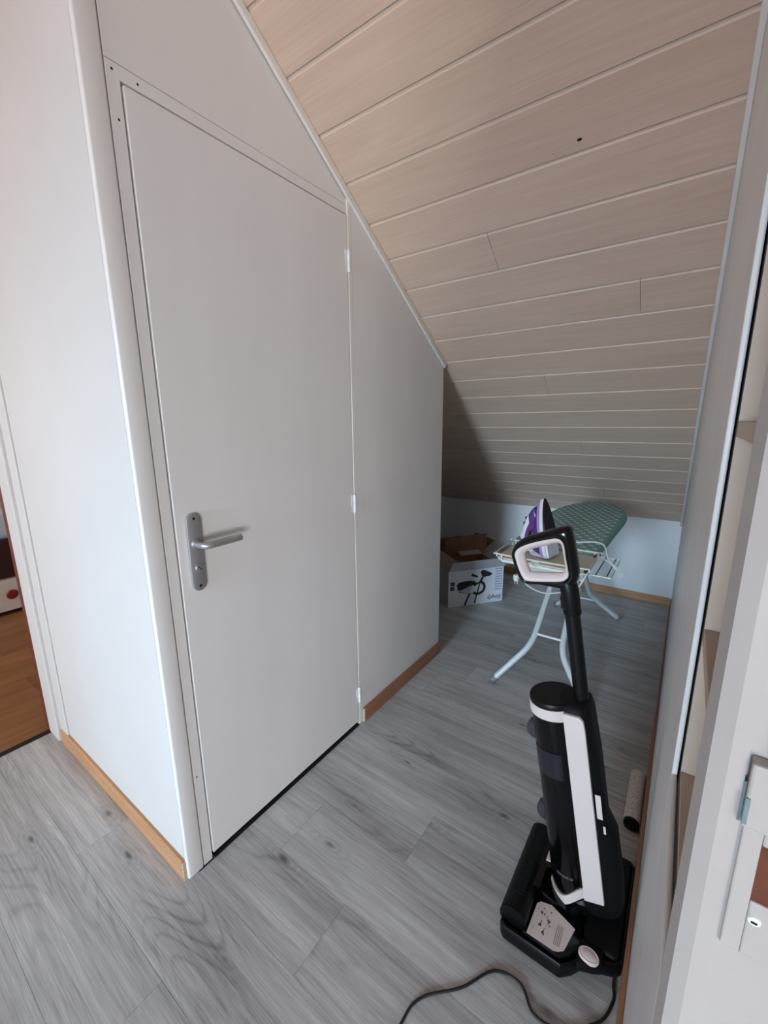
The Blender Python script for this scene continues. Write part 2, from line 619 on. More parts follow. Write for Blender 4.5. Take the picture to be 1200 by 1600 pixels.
# ---- ceiling: flat part + sloped boarding, one object per board
ceiling = struct('ceiling', join(box(-5.0, XF + 0.01, -W - 0.2, YN + 0.05, FLATZ, FLATZ + 0.05),
                                 prism([(XF, FLATZ + 0.03), (D + 0.1, zs(D + 0.1) + 0.03), (D + 0.1, zs(D + 0.1) + 0.07), (XF, FLATZ + 0.07)], 'y', -W - 0.2, YN + 0.05)),
                 'ceilflat', 'sloping attic ceiling clad in pale limed boards', 'ceiling')
P_, T0 = 0.1475, 0.9339
sx, sz = 1 / NN, -SL / NN          # unit down-slope
nx, nz_ = -SL / NN, -1 / NN        # normal into the room
bj = {2: [-0.414], 4: [-0.852], 7: [-0.460], 8: [0.20], 11: [-0.547], 15: [-0.10, -0.62], 13: [0.45], 9: [0.62], 3: [0.4], 12: [0.1]}
for i in range(-6, 18):
    ta, tb = T0 + i * P_, T0 + (i + 1) * P_
    if ta / NN < XF - 0.02:
        ta = (XF - 0.005) * NN
    if tb / NN > D + 0.012:
        tb = (D + 0.012) * NN
    if tb - ta < 0.02:
        continue
    cuts = [-W - 0.01] + sorted(bj.get(i, [])) + [YN]
    for a, b in zip(cuts[:-1], cuts[1:]):
        def PT(t, h, y): return (t * sx + h * nx, y, Z0 + t * sz + h * nz_)
        w = tb - ta
        ea = 0.0006
        prof = [(0.0105, 0.0), (w - 0.0015, 0.0), (w, -0.0015), (w, -0.012), (0.0065, -0.012), (0.0065, -0.004), (0.008, -0.002)]
        org = Vector(PT(ta, 0, a))
        r0 = [tuple(Vector(PT(ta + t, h, a + ea)) - org) for t, h in prof]
        r1 = [tuple(Vector(PT(ta + t, h, b - ea)) - org) for t, h in prof]
        pl = obj('board', loft([r0, r1]), 'ceilplank', ceiling, loc=tuple(org))
        tg = [(-0.0005, -0.0035), (0.0067, -0.0035), (0.0067, -0.011), (-0.0005, -0.011)]
        obj('tongue', loft([[tuple(Vector(PT(ta + t, h, a + ea)) - org) for t, h in tg], [tuple(Vector(PT(ta + t, h, b - ea)) - org) for t, h in tg]]), 'tongue', pl)

obj('nail_mark', lathe([(0.0, 0.0008), (0.003, 0.0008), (0.004, 0.0)], lambda a, b, h: (0.878 + a * sx + h * nx, -0.723 + b * 1.6, zs(0.878) + a * sz + h * nz_), 10), 'darkhole', ceiling)

# ---- closet front (plane y = 0): fixed panels, jambs
TR = 0.024
closet = struct('wall_front', prism([(0.816, 0.0), (L, 0.0), (L, zs(L) - 0.004), (0.816, zs(0.816) - 0.004)], 'y', -0.003, 0.018, 0.0015, 2), 'paint',
                'painted closet wall beside the white door under the slope', 'wall')
obj('upper_panel', prism([(0.049, 2.0345), (0.80, 2.0335), (0.80, zs(0.80) - 0.004), (XF, FLATZ), (0.049, FLATZ)], 'y', 0.0, 0.018, 0.001, 2), 'paint', closet)
obj('side_jamb', box(0.0488, 0.0757, -0.001, 0.03, 0.0, 2.0320, 0.0012), 'paint', closet)
obj('head_jamb', box(0.0757, 0.80, -0.001, 0.03, 2.0045, 2.0320, 0.0010), 'paint', closet)
obj('hinge_jamb', box(0.7935, 0.8125, -0.004, 0.03, 0.0, 2.06, 0.002), 'edge', closet)
obj('closet_end_panel', prism([(0.018, 0.0), (YN, 0.0), (YN, zs(L) - 0.004), (0.018, zs(L) - 0.004)], 'x', L - 0.018, L), 'paint', closet)
for (x, z) in ((0.0615, 2.018), (0.064, 1.93), (0.112, 2.017), (0.058, 0.31)):
    obj('nail', lathe([(0.0, 0.0006), (0.0022, 0.0006), (0.0026, 0.0)], lambda a, b, h, x=x, z=z: (x + a, -0.001 - h, z + b), 10), 'darkhole', closet)
obj('gap_shade_strip', box(0.082, 0.79, -0.0068, 0.03, -0.008, 0.0012), 'dark', closet)  # near-black strip painting the shade of the gap under the door
obj('gap_shade_strip', box(0.03, 0.08, -0.006, 0.03, -0.008, 0.0012), 'dark', closet)  # same painted gap shade below the side jamb

# ---- closet door
door = thing('door_1', 'plain white closet door with nickel lever handle', 'door', (0.08, 0, 0), kind='structure')
obj('leaf', box(0.0, 0.7095, -0.003, 0.027, 0.018, 2.0, 0.0018, 2), 'paint', door)
plate = obj('handle_plate', prism([(0.025 + 0.0205 + 0.0205 * math.cos(t) , 0.972 + (0.087 if math.sin(t) > 0 else -0.087) + 0.0205 * math.sin(t)) for t in [2 * pi * (k + .5) / 40 for k in range(40)]], 'y', -0.0125, -0.003, 0.0025, 2), 'steel', door, smooth=True)
px_, pz_ = 0.0455, 0.997
obj('lever', tube(smooth_path([(px_, -0.012, pz_), (px_, -0.035, pz_), (px_ + 0.002, -0.050, pz_), (px_ + 0.014, -0.056, pz_), (px_ + 0.05, -0.056, pz_), (px_ + 0.108, -0.056, pz_)], 5), 0.0095, 14), 'steel', door, smooth=True, auto=50)
obj('lever_rose', lathe([(0.0135, 0), (0.0135, 0.003), (0.0115, 0.005), (0.0, 0.005)], lambda a, b, h: (px_ + a, -0.0125 - h, pz_ + b), 20), 'steel', plate, smooth=True)
kn = obj('thumb_turn', join(lathe([(0.0105, 0), (0.0105, 0.005), (0.0095, 0.007), (0.0, 0.007)], lambda a, b, h: (px_ + a, -0.0125 - h, 0.930 + b), 20)), 'steel', plate, smooth=True)
obj('turn_slot', prism([(px_ + 0.008 * math.cos(t) + 0.0012 * s * math.sin(t), 0.930 + 0.008 * math.sin(t) - 0.0012 * s * math.cos(t)) for t, s in ((-0.9, 1), (-0.9, -1), (-0.9 + pi, 1), (-0.9 + pi, -1))], 'y', -0.0199, -0.0190), 'darkhole', plate)
for z in (1.065, 0.879):
    obj('screw', lathe([(0.0038, 0), (0.0038, 0.0006), (0.0, 0.0006)], lambda a, b, h, z=z: (px_ + a, -0.0125 - h, z + b), 12), 'darkhole', plate)
for z in (1.857, 0.995, 0.150):
    h = obj('hinge', join(lathe([(0.0, -0.036), (0.0045, -0.036), (0.0058, -0.033), (0.0058, -0.0012), (0.005, 0.0), (0.0058, 0.0012), (0.0058, 0.033), (0.0045, 0.036), (0.0, 0.036)],
                          lambda a, b, hh, z=z: (0.712 + a, -0.0075 + b, z + hh), 14), box(0.697, 0.712, -0.0045, -0.002, z - 0.004, z + 0.034)), 'hinge', door, smooth=True)

# ---- corner post, slope trims
struct('trim_1', join(box(-0.001, 0.0462, -0.004, 0.0125, 0.0, FLATZ, 0.005, 3)), 'paint', 'rounded white corner post between left wall and closet door', 'trim', True)


def slope_strip(y0, y1, x0, x1, w, gap=0.001):
    t0_, t1_ = x0 * NN, x1 * NN
    def q(t, h): return (t * sx + h * nx, Z0 + t * sz + h * nz_)
    return prism([q(t0_, gap), q(t1_, gap), q(t1_, w), q(t0_, w)], 'y', y0, y1, 0.002, 2)


struct('trim_2', slope_strip(-0.014, -0.0035, XF, L + 0.012, TR), 'edge', 'thin white strip along closet wall under the slope', 'trim')
struct('trim_3', slope_strip(-W + 0.0002, -W + 0.012, XF, D - 0.002, 0.026), 'greywall', 'thin white strip along right wall under the slope', 'trim')

# ---- left wall (plane x = 0) and the bedroom door frame
struct('wall_left', box(0.001, 0.05, 0.0142, 0.884, 0.0, FLATZ), 'wallpaint', 'smooth bright white wall left of the corner post', 'wall')
b1 = struct('baseboard_left', prism([(-0.011, 0.0), (0.0015, 0.0), (0.0015, 0.062), (-0.007, 0.062), (-0.011, 0.056)], 'y', 0.012, 0.955), 'skirt', 'light oak baseboard along the left white wall', 'baseboard')
obj('raw_end', box(-0.0112, 0.0012, 0.004, 0.012, 0.0, 0.061, 0.002), 'rawend', b1)
obj('raw_end', box(-0.0112, 0.0012, 0.955, 0.963, 0.0, 0.060, 0.002), 'rawend', b1)
fr = thing('door_2', 'white painted frame of the open bedroom doorway', 'door frame', (0, YN, 0), kind='structure')
obj('casing', box(-0.006, 0.05, -0.193, -0.112, 0.0, FLATZ, 0.003), 'wallpaint', fr)
obj('jamb', box(-0.018, 0.05, -0.111, 0.0, 0.0, FLATZ, 0.004), 'wallpaint', fr)
obj('stop_edge', box(-0.0165, 0.05, 0.001, 0.05, 0.0, FLATZ, 0.002), 'jambred', fr)
obj('threshold', box(-0.85, -0.0175, -0.015, 0.012, -0.005, 0.004, 0.002), 'dark', fr)
obj('jamb', box(-0.90, -0.85, -0.06, 0.05, 0.0, 2.1, 0.004), 'wallpaint', fr)
obj('lintel', box(-0.90, -0.018, -0.06, 0.05, 2.05, FLATZ, 0.002), 'wallpaint', fr)
struct('wall_north', join(box(-5.0, -0.90, YN, YN + 0.05, 0, FLATZ), box(0.05, D, YN, YN + 0.05, 0, FLATZ)), 'wallpaint', 'white wall at the left end of the alcove', 'wall')

# ---- knee wall, baseboards
struct('wall_back', box(D, D + 0.05, -W - 0.2, YN, 0, zs(D) + 0.03), 'wallpaint_lit', 'low white knee wall behind the ironing board', 'wall')
struct('baseboard_back', box(D - 0.011, D - 0.0005, -W + 0.013, YN, 0, 0.055, 0.002), 'skirt', 'oak baseboard at the foot of the knee wall', 'baseboard')
b3 = struct('baseboard_front', box(0.822, L + 0.006, -0.0155, -0.0035, 0, 0.066, 0.002), 'skirtx', 'reddish oak baseboard below the closet side panel', 'baseboard')
obj('raw_end', box(0.814, 0.8215, -0.0155, -0.0035, 0.0, 0.064, 0.002), 'rawend', b3)
b4 = struct('baseboard_right', box(0.30, 1.52, -W + 0.0005, -W + 0.0115, 0, 0.058, 0.002), 'skirtx', 'oak baseboard along the right wall behind the vacuum', 'baseboard')
obj('board', box(1.535, D - 0.012, -W + 0.0005, -W + 0.009, 0, 0.055, 0.002), 'skirtx', b4)

# ---- right wall with the shelf niche
NZ, NT = 0.907, 2.18
wr = struct('wall_right', prism([(0.078, 0.0), (D, 0.0), (D, zs(D) + 0.02), (XF + 0.02, FLATZ - 0.0), (0.078, FLATZ)], 'y', -W - 0.0055, -W, 0.002, 3), 'greywall', 'grey white painted wall with shelf niche on the right', 'wall')
obj('wall_core', prism([(0.104, 0.0), (D, 0.0), (D, zs(D) + 0.02), (XF + 0.02, FLATZ), (0.104, FLATZ)], 'y', -W - 0.15, -W - 0.0090), 'dark', wr)
obj('niche_apron', box(-0.150, 0.0775, -W - 0.0055, -W, 0.0, NZ - 0.002, 0.002), 'greywall', wr)
obj('niche_top_panel', box(-0.150, 0.0775, -W - 0.0055, -W, NT, FLATZ, 0.002), 'greywall', wr)
obj('niche_side', box(0.085, 0.101, -W - 0.33, -W - 0.0085, NZ - 0.02, NT), 'cream', wr)
obj('niche_side', box(-0.150, -0.138, -W - 0.33, -W - 0.0085, NZ - 0.02, NT), 'cream', wr)
obj('niche_back', box(-0.150, 0.101, -W - 0.345, -W - 0.331, NZ - 0.02, NT), 'cream', wr)
obj('shelf', box(-0.137, 0.0845, -W - 0.33, -W - 0.0085, NZ - 0.018, NZ, 0.001), 'cream', wr)
obj('shelf', box(-0.137, 0.0845, -W - 0.33, -W - 0.0085, 1.074, 1.088, 0.001), 'cream', wr)
obj('shelf', box(-0.137, 0.0845, -W - 0.33, -W - 0.0085, 1.292, 1.307, 0.001), 'cream', wr)
obj('shelf', box(-0.137, 0.0845, -W - 0.33, -W - 0.0085, 1.70, 1.715, 0.001), 'cream', wr)
obj('niche_top', box(-0.150, 0.101, -W - 0.33, -W - 0.0085, NT, NT + 0.015), 'cream', wr)
obj('peg_hole', lathe([(0.004, 0), (0.004, 0.0006), (0, 0.0006)], lambda a, b, h: (0.060 + a * 1.6, -W - 0.030 + b, NZ + h), 12), 'darkhole', wr)

# ---- door frame on the photographer's side, with strike plate
xj = -0.170
dj = thing('door_3', 'white painted door jamb with strike plate at right edge', 'door frame', (xj, -W, 0), kind='structure')
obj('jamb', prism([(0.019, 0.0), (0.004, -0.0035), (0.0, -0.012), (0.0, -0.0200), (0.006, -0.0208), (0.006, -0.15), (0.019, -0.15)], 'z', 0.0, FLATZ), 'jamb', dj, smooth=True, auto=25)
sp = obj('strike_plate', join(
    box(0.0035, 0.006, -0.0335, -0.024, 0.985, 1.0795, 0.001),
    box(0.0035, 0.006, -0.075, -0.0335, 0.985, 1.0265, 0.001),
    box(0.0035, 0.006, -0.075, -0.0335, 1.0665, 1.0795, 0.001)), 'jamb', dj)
obj('latch_recess', box(0.0052, 0.0062, -0.075, -0.0336, 1.0265, 1.0665), 'rust', sp)
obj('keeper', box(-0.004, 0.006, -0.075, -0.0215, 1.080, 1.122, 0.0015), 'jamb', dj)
obj('chipped_paint', join(box(-0.0005, 0.0045, -0.0212, -0.0198, 1.0805, 1.1075), box(-0.0046, -0.0038, -0.0235, -0.0214, 1.083, 1.100),
                          box(-0.0046, -0.0038, -0.0375, -0.034, 1.083, 1.099)), 'chip', dj)
obj('upper_recess', box(0.0052, 0.0062, -0.075, -0.029, 1.124, 1.30), 'rust', dj)
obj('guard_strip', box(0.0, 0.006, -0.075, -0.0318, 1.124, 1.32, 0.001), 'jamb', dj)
obj('screw', lathe([(0.0035, 0), (0.003, 0.001), (0, 0.001)], lambda a, b, h: (0.0035 - h, -0.037 + a, 1.014 + b), 12), 'hinge', sp)
obj('screw_slot', box(0.0022, 0.0026, -0.0385, -0.0355, 1.0125, 1.0140), 'darkhole', sp)

# ---- rest of the shell behind the camera (corridor window, side room)
WX = -5.0
wy0, wy1, wz0, wz1 = -1.00, 0.20, 0.75, 1.95
struct('wall_west', join(box(WX - 0.05, WX, -W - 0.15, wy0, 0, FLATZ), box(WX - 0.05, WX, wy1, YN, 0, FLATZ), box(WX - 0.05, WX, wy0, wy1, 0, wz0), box(WX - 0.05, WX, wy0, wy1, wz1, FLATZ)), 'wallpaint', 'white corridor wall around the window', 'wall')
w1 = struct('window_1', join(box(WX - 0.04, WX + 0.01, wy0, wy0 + 0.05, wz0, wz1), box(WX - 0.04, WX + 0.01, wy1 - 0.05, wy1, wz0, wz1), box(WX - 0.04, WX + 0.01, wy0 + 0.05, wy1 - 0.05, wz0, wz0 + 0.05), box(WX - 0.04, WX + 0.01, wy0 + 0.05, wy1 - 0.05, wz1 - 0.05, wz1)), 'edge', 'white framed corridor window', 'window')
obj('pane', box(WX - 0.02, WX - 0.016, wy0 + 0.05, wy1 - 0.05, wz0 + 0.05, wz1 - 0.05), 'glass', w1)
struct('wall_south', join(box(WX, -2.3, -W - 0.1, -W, 0, FLATZ), box(-2.3, xj - 0.001, -W - 0.1, -W, 2.06, FLATZ)), 'wallpaint', 'white corridor wall beside the photographer', 'wall')
SY, SX = -4.0, -4.6
qx0, qx1, qz0, qz1 = -4.35, -1.95, 0.10, 1.15
struct('wall_side_room', join(box(SX - 0.05, SX, SY, -W - 0.1, 0, FLATZ), box(-0.15, -0.10, SY, -W - 0.36, 0, FLATZ), box(SX - 0.05, qx0, SY - 0.05, SY, 0, FLATZ), box(qx1, -0.1, SY - 0.05, SY, 0, FLATZ), box(qx0, qx1, SY - 0.05, SY, 0, qz0), box(qx0, qx1, SY - 0.05, SY, qz1, FLATZ), box(SX - 0.05, -0.1, SY - 0.05, -W - 0.1, FLATZ, FLATZ + 0.05)), 'wallpaint', 'white walls of the room the photographer stands beside', 'wall')
w2_ = struct('added_window_2', join(box(qx0, qx0 + 0.05, SY - 0.04, SY + 0.01, qz0, qz1), box(qx1 - 0.05, qx1, SY - 0.04, SY + 0.01, qz0, qz1), box(qx0 + 0.05, qx1 - 0.05, SY - 0.04, SY + 0.01, qz0, qz0 + 0.05), box(qx0 + 0.05, qx1 - 0.05, SY - 0.04, SY + 0.01, qz1 - 0.05, qz1)), 'edge', 'added low white window framing the side fill light', 'window')  # unseen window invented to hold the side fill lamp
obj('pane', box(qx0 + 0.05, qx1 - 0.05, SY - 0.02, SY - 0.016, qz0 + 0.05, qz1 - 0.05), 'glass', w2_)

# ---- bedroom beyond the left doorway
fb = struct('floor_bedroom', box(-2.0, 1.6, YN + 0.012, 4.2, -0.03, -0.0101), 'sub', 'brown laminate floor of the bedroom', 'floor')
yy = YN + 0.012
kk = 0
while yy < 3.2:
    y1 = min(yy + 0.19, 3.4)
    for a, b in ((-2.0, -0.75 + 0.4 * (kk % 3)), (-0.75 + 0.4 * (kk % 3), 0.55 + 0.35 * (kk % 2)), (0.55 + 0.35 * (kk % 2), 1.6)):
        obj('plank', box(0.0003, b - a - 0.0003, 0.0003, y1 - yy - 0.0003, -0.01, 0.0, 0.0006, 1), 'brownfloor', fb, loc=(a, yy, 0))
    yy = y1
    kk += 1
struct('wall_bedroom', join(box(-2.05, -2.0, YN + 0.05, 4.2, 0, FLATZ), box(1.6, 1.65, YN + 0.05, 4.2, 0, FLATZ), box(-2.05, 1.65, 4.2, 4.25, 0, FLATZ), box(-2.05, 1.65, YN + 0.05, 4.25, FLATZ, FLATZ + 0.05)), 'wallpaint', 'pale bedroom walls seen past the doorway', 'wall')

# ================================================================== THINGS
bed = thing('bed', 'bed with white drawer base beyond the left doorway', 'bed', (0.4, 2.71, 0))
obj('base', box(-1.0, 1.0, 0.03, 1.2, 0.02, 0.26, 0.004), 'bedwhite', bed)
dr = obj('drawer', box(-0.95, 0.95, 0.0, 0.028, 0.03, 0.255, 0.004), 'bedwhite', bed)
obj('knob', lathe([(0.03, 0.0), (0.034, 0.012), (0.028, 0.022), (0.0, 0.025)], lambda a, b, h: (-0.137 + a, -h, 0.145 + b), 20), 'redknob', dr, smooth=True)
obj('side_rail', box(-1.0, 1.0, 0.01, 1.2, 0.262, 0.53, 0.006), 'maroon', bed)
obj('mattress', box(-0.98, 0.98, 0.02, 1.18, 0.53, 0.74, 0.05, 4), 'linen', bed, smooth=True)
for x in (-0.96, 0.96):
    for y in (0.07, 1.16):
        obj('leg', box(x - 0.03, x + 0.03, y - 0.03, y + 0.03, 0.0, 0.03), 'maroon', bed)

# ---------------------------------------------------------------- charging dock and floor washer
VX, VY = 0.575, -0.93
dock = thing('charging_dock', 'low black tray dock with white instruction sticker under the vacuum', 'dock', (VX, VY, 0))
tray = [(-0.185, 0.128), (-0.175, 0.140), (0.125, 0.140), (0.137, 0.128), (0.150, 0.02), (0.188, -0.02), (0.188, -0.120), (0.175, -0.131), (-0.095, -0.131), (-0.108, -0.120), (-0.138, -0.052), (-0.166, -0.032), (-0.186, -0.010)]
obj('tray', prism(tray, 'z', 0.0, 0.030, 0.006, 3), 'black', dock, smooth=True)
inn = [(x * 0.955 - 0.0005, y * 0.945) for x, y in tray]
def frame_geo(o, i, z0, z1):
    return annulus(o, i, lambda x, y, z: (x, y, z), [(0.0, z0), (0.0, z1 - 0.003), (0.25, z1), (0.75, z1), (1.0, z1 - 0.003), (1.0, z0)])
obj('rim', frame_geo(tray, inn, 0.024, 0.044), 'black', dock, smooth=True)
obj('rear_housing', prism([(-0.098, -0.040), (0.178, -0.040), (0.180, -0.112), (0.170, -0.122), (-0.092, -0.122), (-0.102, -0.112)], 'z', 0.03, 0.050, 0.006, 3), 'blackmat', dock, smooth=True)
dk = obj('side_pad', prism([(-0.176, 0.085), (-0.072, 0.090), (-0.066, -0.036), (-0.128, -0.044), (-0.158, -0.026), (-0.177, -0.006)], 'z', 0.03, 0.056, 0.004, 2), 'blackgloss', dock, smooth=True)
stick = [(-0.178 + 0.004, 0.074), (-0.092, 0.071), (-0.082, 0.064), (-0.075, 0.038), (-0.097, -0.024), (-0.150, -0.0135), (-0.160, -0.011), (-0.170, 0.000), (-0.174, 0.010)]
st = obj('instruction_sticker', prism(stick, 'z', 0.0563, 0.0569), 'white', dock)
marks, dots = [], []
def zq(x, y, lx, ly): return box(x - lx / 2, x + lx / 2, y - ly / 2, y + ly / 2, 0.0569, 0.0572)
for k, x in enumerate((-0.105, -0.118, -0.137, -0.152)):
    for q in range(3):
        marks.append(zq(x + random.uniform(-.004, .004), 0.052 - 0.014 * (k % 2) + random.uniform(-.006, .006), 0.006, 0.003))
for k in range(4):
    marks.append(zq(-0.135, 0.0130 - 0.004 * k, 0.050, 0.0012))
for (x, y, a, b) in ((-0.100, 0.064, .012, .001), (-0.150, 0.064, .012, .001), (-0.112, 0.040, .010, .001), (-0.145, 0.040, .012, .001)):
    marks.append(zq(x, y, a, b))
obj('printed_text', join(*marks), 'print', st)['kind'] = 'stuff'
for (x, y) in ((-0.094, 0.052), (-0.094, 0.034), (-0.128, 0.050), (-0.128, 0.030)):
    obj('printed_dot', lathe([(0.0016, 0.0569), (0.0016, 0.0573), (0, 0.0573)], lambda a, b, h, x=x, y=y: (x + a, y + b, h), 8), 'printdark', st)
obj('round_button', lathe([(0.0, 0.065), (0.016, 0.065), (0.0185, 0.0638), (0.022, 0.0645), (0.024, 0.062), (0.024, 0.056)], lambda a, b, h: (-0.136 + a * 0.72, -0.062 + b * 0.95, h - 0.003), 28), 'white', dock, smooth=True)
obj('button_socket', prism([(-0.165, -0.040), (-0.105, -0.036), (-0.100, -0.092), (-0.118, -0.090), (-0.140, -0.092), (-0.150, -0.075)], 'z', 0.028, 0.055, 0.004, 2), 'blackmat', dock, smooth=True)
obj('power_cord', tube([(-0.095, -0.118, 0.02), (-0.125, -0.118, 0.006), (-0.157, -0.122, 0.0035), (-0.215, -0.100, 0.0035), (-0.275, -0.030, 0.0035), (-0.282, 0.022, 0.0035), (-0.248, 0.062, 0.0035), (-0.262, 0.122, 0.0035),
                        (-0.335, 0.172, 0.0035), (-0.404, 0.239, 0.0035), (-0.463, 0.255, 0.0035), (-0.58, 0.24, 0.0035), (-0.80, 0.10, 0.0035)], 0.0032, 8, 8), 'cable', dock, smooth=True)

vac = thing('floor_washer', 'upright black and white vacuum cleaner standing in its dock', 'vacuum cleaner', (VX, VY, 0))
TH = math.radians(10.0)
ct, stt = math.cos(TH), math.sin(TH)
def tv(u, v, w): return (u, v * ct + w * stt, 0.095 + w * ct - v * stt)
# head with brush roll
obj('brush_roll', lathe([(0.0, -0.128), (0.024, -0.128), (0.0255, -0.124), (0.0255, 0.124), (0.024, 0.128), (0.0, 0.128)], lambda a, b, h: (-0.027 + h, 0.112 + a, 0.057 + b), 28), 'blackmat', vac, smooth=True)
obj('head_cover', loft([[(x, y, z) for (y, z) in ((0.086, 0.045), (0.090, 0.075), (0.100, 0.084), (0.072, 0.082), (0.030, 0.070), (-0.030, 0.058), (-0.035, 0.045))] for x in (-0.072, 0.085)]), 'blackgloss', vac)
obj('roll_housing', join(*[loft([[(x, 0.112 + r * math.cos(t), 0.058 + r * math.sin(t)) for t, r in ([(0.30 + (pi - 0.30) * k / 12, 0.034) for k in range(13)] + [(pi - (pi - 0.30) * k / 12, 0.029) for k in range(13)])] for x in xs]) for xs in ((-0.160, 0.112),)]), 'black', vac, smooth=True)
obj('housing_ribs', join(*[box(-0.120 + 0.007 * k, -0.1165 + 0.007 * k, 0.098, 0.126, 0.0885, 0.0925, 0.0006, 1) for k in range(30)]), 'blackmat', vac)
for sgn, xa in ((-1, -0.160), (1, 0.110)):
    obj('head_end_cap', lathe([(0.0, 0.0), (0.032, 0.0), (0.034, 0.003), (0.034, 0.009), (0.0, 0.011)], lambda a, b, h, xa=xa, sgn=sgn: (xa + sgn * (h - 0.004), 0.112 + a, 0.057 + b), 24), 'black', vac, smooth=True)
obj('white_flap', prism([(0.012, 0.078), (0.100, 0.078), (0.100, 0.022), (0.040, 0.020), (0.014, 0.050)], 'z', 0.084, 0.089, 0.002), 'white', vac)
obj('swivel_joint', loft([[tv(r * math.cos(2 * pi * k / 24), -0.02 + r * 0.9 * math.sin(2 * pi * k / 24), w) for k in range(24)] for r, w in ((0.044, -0.055), (0.052, -0.035), (0.056, -0.012), (0.05, 0.0))]), 'black', vac, smooth=True)

# rear body: lofted rounded section
def sect(w, vb, hw, n=32):
    out = []
    v0, v1 = -0.018, vb
    for k in range(n):
        t = 2 * pi * k / n
        c_, s_ = math.cos(t), math.sin(t)
        e = 0.55
        u = hw * math.copysign(abs(c_) ** e, c_)
        v = (v0 + v1) / 2 + (v0 - v1) / 2 * math.copysign(abs(s_) ** e, s_)
        f = 1.0 if v > -0.07 else 1.0 - 0.30 * min(1, (-0.07 - v) / 0.04)
        out.append(tv(u * f, v, w))
    return out
body = obj('body', loft([sect(-0.030, -0.110, 0.050), sect(-0.010, -0.118, 0.0555), sect(0.10, -0.120, 0.0555), sect(0.19, -0.118, 0.0555), sect(0.23, -0.100, 0.0555), sect(0.40, -0.098, 0.0555), sect(0.505, -0.092, 0.0550), sect(0.530, -0.088, 0.050), sect(0.538, -0.083, 0.040)]), 'blackmat', vac, smooth=True, auto=60)
R = 0.0585
tank = obj('water_tank', lathe([(0.0, -0.012), (R - 0.006, -0.012), (R - 0.002, -0.008), (R - 0.001, 0.0), (R - 0.001, 0.502), (0.0, 0.502)], lambda a, b, h: tv(a, b, h), 48), 'blackgloss', vac, smooth=True)
def ring_part(a0, a1, r0, r1, w0, w1, n=28):
    o = [(a0 + (a1 - a0) * k / n) for k in range(n + 1)]
    rings = []
    for t in o:
        rings.append([tv(r * math.cos(t), r * math.sin(t), w) for r, w in ((r0, w0), (r1, w0), (r1, w1), (r0, w1))])
    return loft(rings)
al = math.asin(0.036 / 0.0625)
obj('upper_band', join(ring_part(-al, pi + al, R - 0.004, R + 0.003, 0.495, 0.523)), 'white', vac, smooth=True)
rings = []
for k in range(41):
    t = -al + (pi + 2 * al) * k / 40
    qq = max(0.0, min(1.0, (0.030 - R * math.sin(t)) / 0.066))
    wo = 0.044 * qq * qq * (3 - 2 * qq)
    rings.append([tv(r * math.cos(t), r * math.sin(t), w + wo) for r, w in ((R - 0.004, -0.034), (R + 0.003, -0.034), (R + 0.003, -0.008), (R - 0.004, -0.008))])
obj('lower_band', loft(rings), 'white', vac, smooth=True)
for sgn in (-1, 1):
    pts = [(-0.034, 0.523), (-0.072, 0.521), (-0.079, 0.512), (-0.081, 0.49), (-0.083, 0.024), (-0.036, 0.014)]
    V, F = prism(pts, 'x', sgn * 0.052, sgn * 0.0615, 0.0015, 2)
    obj('side_stripe', ([tv(*p) for p in V], F), 'white', vac)
obj('tank_lid', lathe([(R + 0.001, 0.523), (R + 0.0015, 0.531), (R - 0.001, 0.536), (R - 0.006, 0.5375), (R - 0.008, 0.536), (0.0, 0.536)], lambda a, b, h: tv(a, b, h), 48), 'black', vac, smooth=True)
obj('lid_bridge', loft([[tv(u, v, w) for u, v in ((-0.046, -0.02), (0.046, -0.02), (0.040, -0.082), (-0.040, -0.082))] for w in (0.51, 0.529)]), 'black', vac)
for w in (0.425, 0.185):
    g = lathe([(0.0, 0.0), (0.021, 0.0), (0.0225, 0.004), (0.0225, 0.020), (0.020, 0.024), (0.0, 0.024)], lambda a, b, h, w=w: tv(-0.012 + h, R + 0.0 + a * 0.9, w + b * 1.15), 20)
    obj('tank_latch', g, 'smoke', vac, smooth=True)
wa, wb = 0.335, 0.405
win = []
for t in [math.radians(118 + 80 * k / 14) for k in range(15)]:
    win.append([tv(r * math.cos(t), r * math.sin(t), w) for r, w in ((R - 0.002, wa), (R + 0.0004, wa), (R + 0.0004, wb), (R - 0.002, wb))])
obj('tank_window', loft(win), 'smokedark', tank, smooth=True)
# faint lettering wrapped round the tank
V, F = text_geo('tineco', 0.017)
V2 = []
for x, y, z in V:
    t = math.radians(172) + x / R
    V2.append(tv((R + 0.0004) * math.cos(t), (R + 0.0004) * math.sin(t), 0.058 + y))
obj('lettering', (V2, F), 'logo', tank)
# white sticker marks on the rear side
obj('rear_sticker', join(*[([tv(*p) for p in box(-0.0562, -0.0548, v0, v1, w0, w1)[0]], box(0, 1, 0, 1, 0, 1)[1]) for v0, v1, w0, w1 in ((-0.099, -0.087, 0.262, 0.325), (-0.103, -0.098, 0.225, 0.245))]), 'white', body)
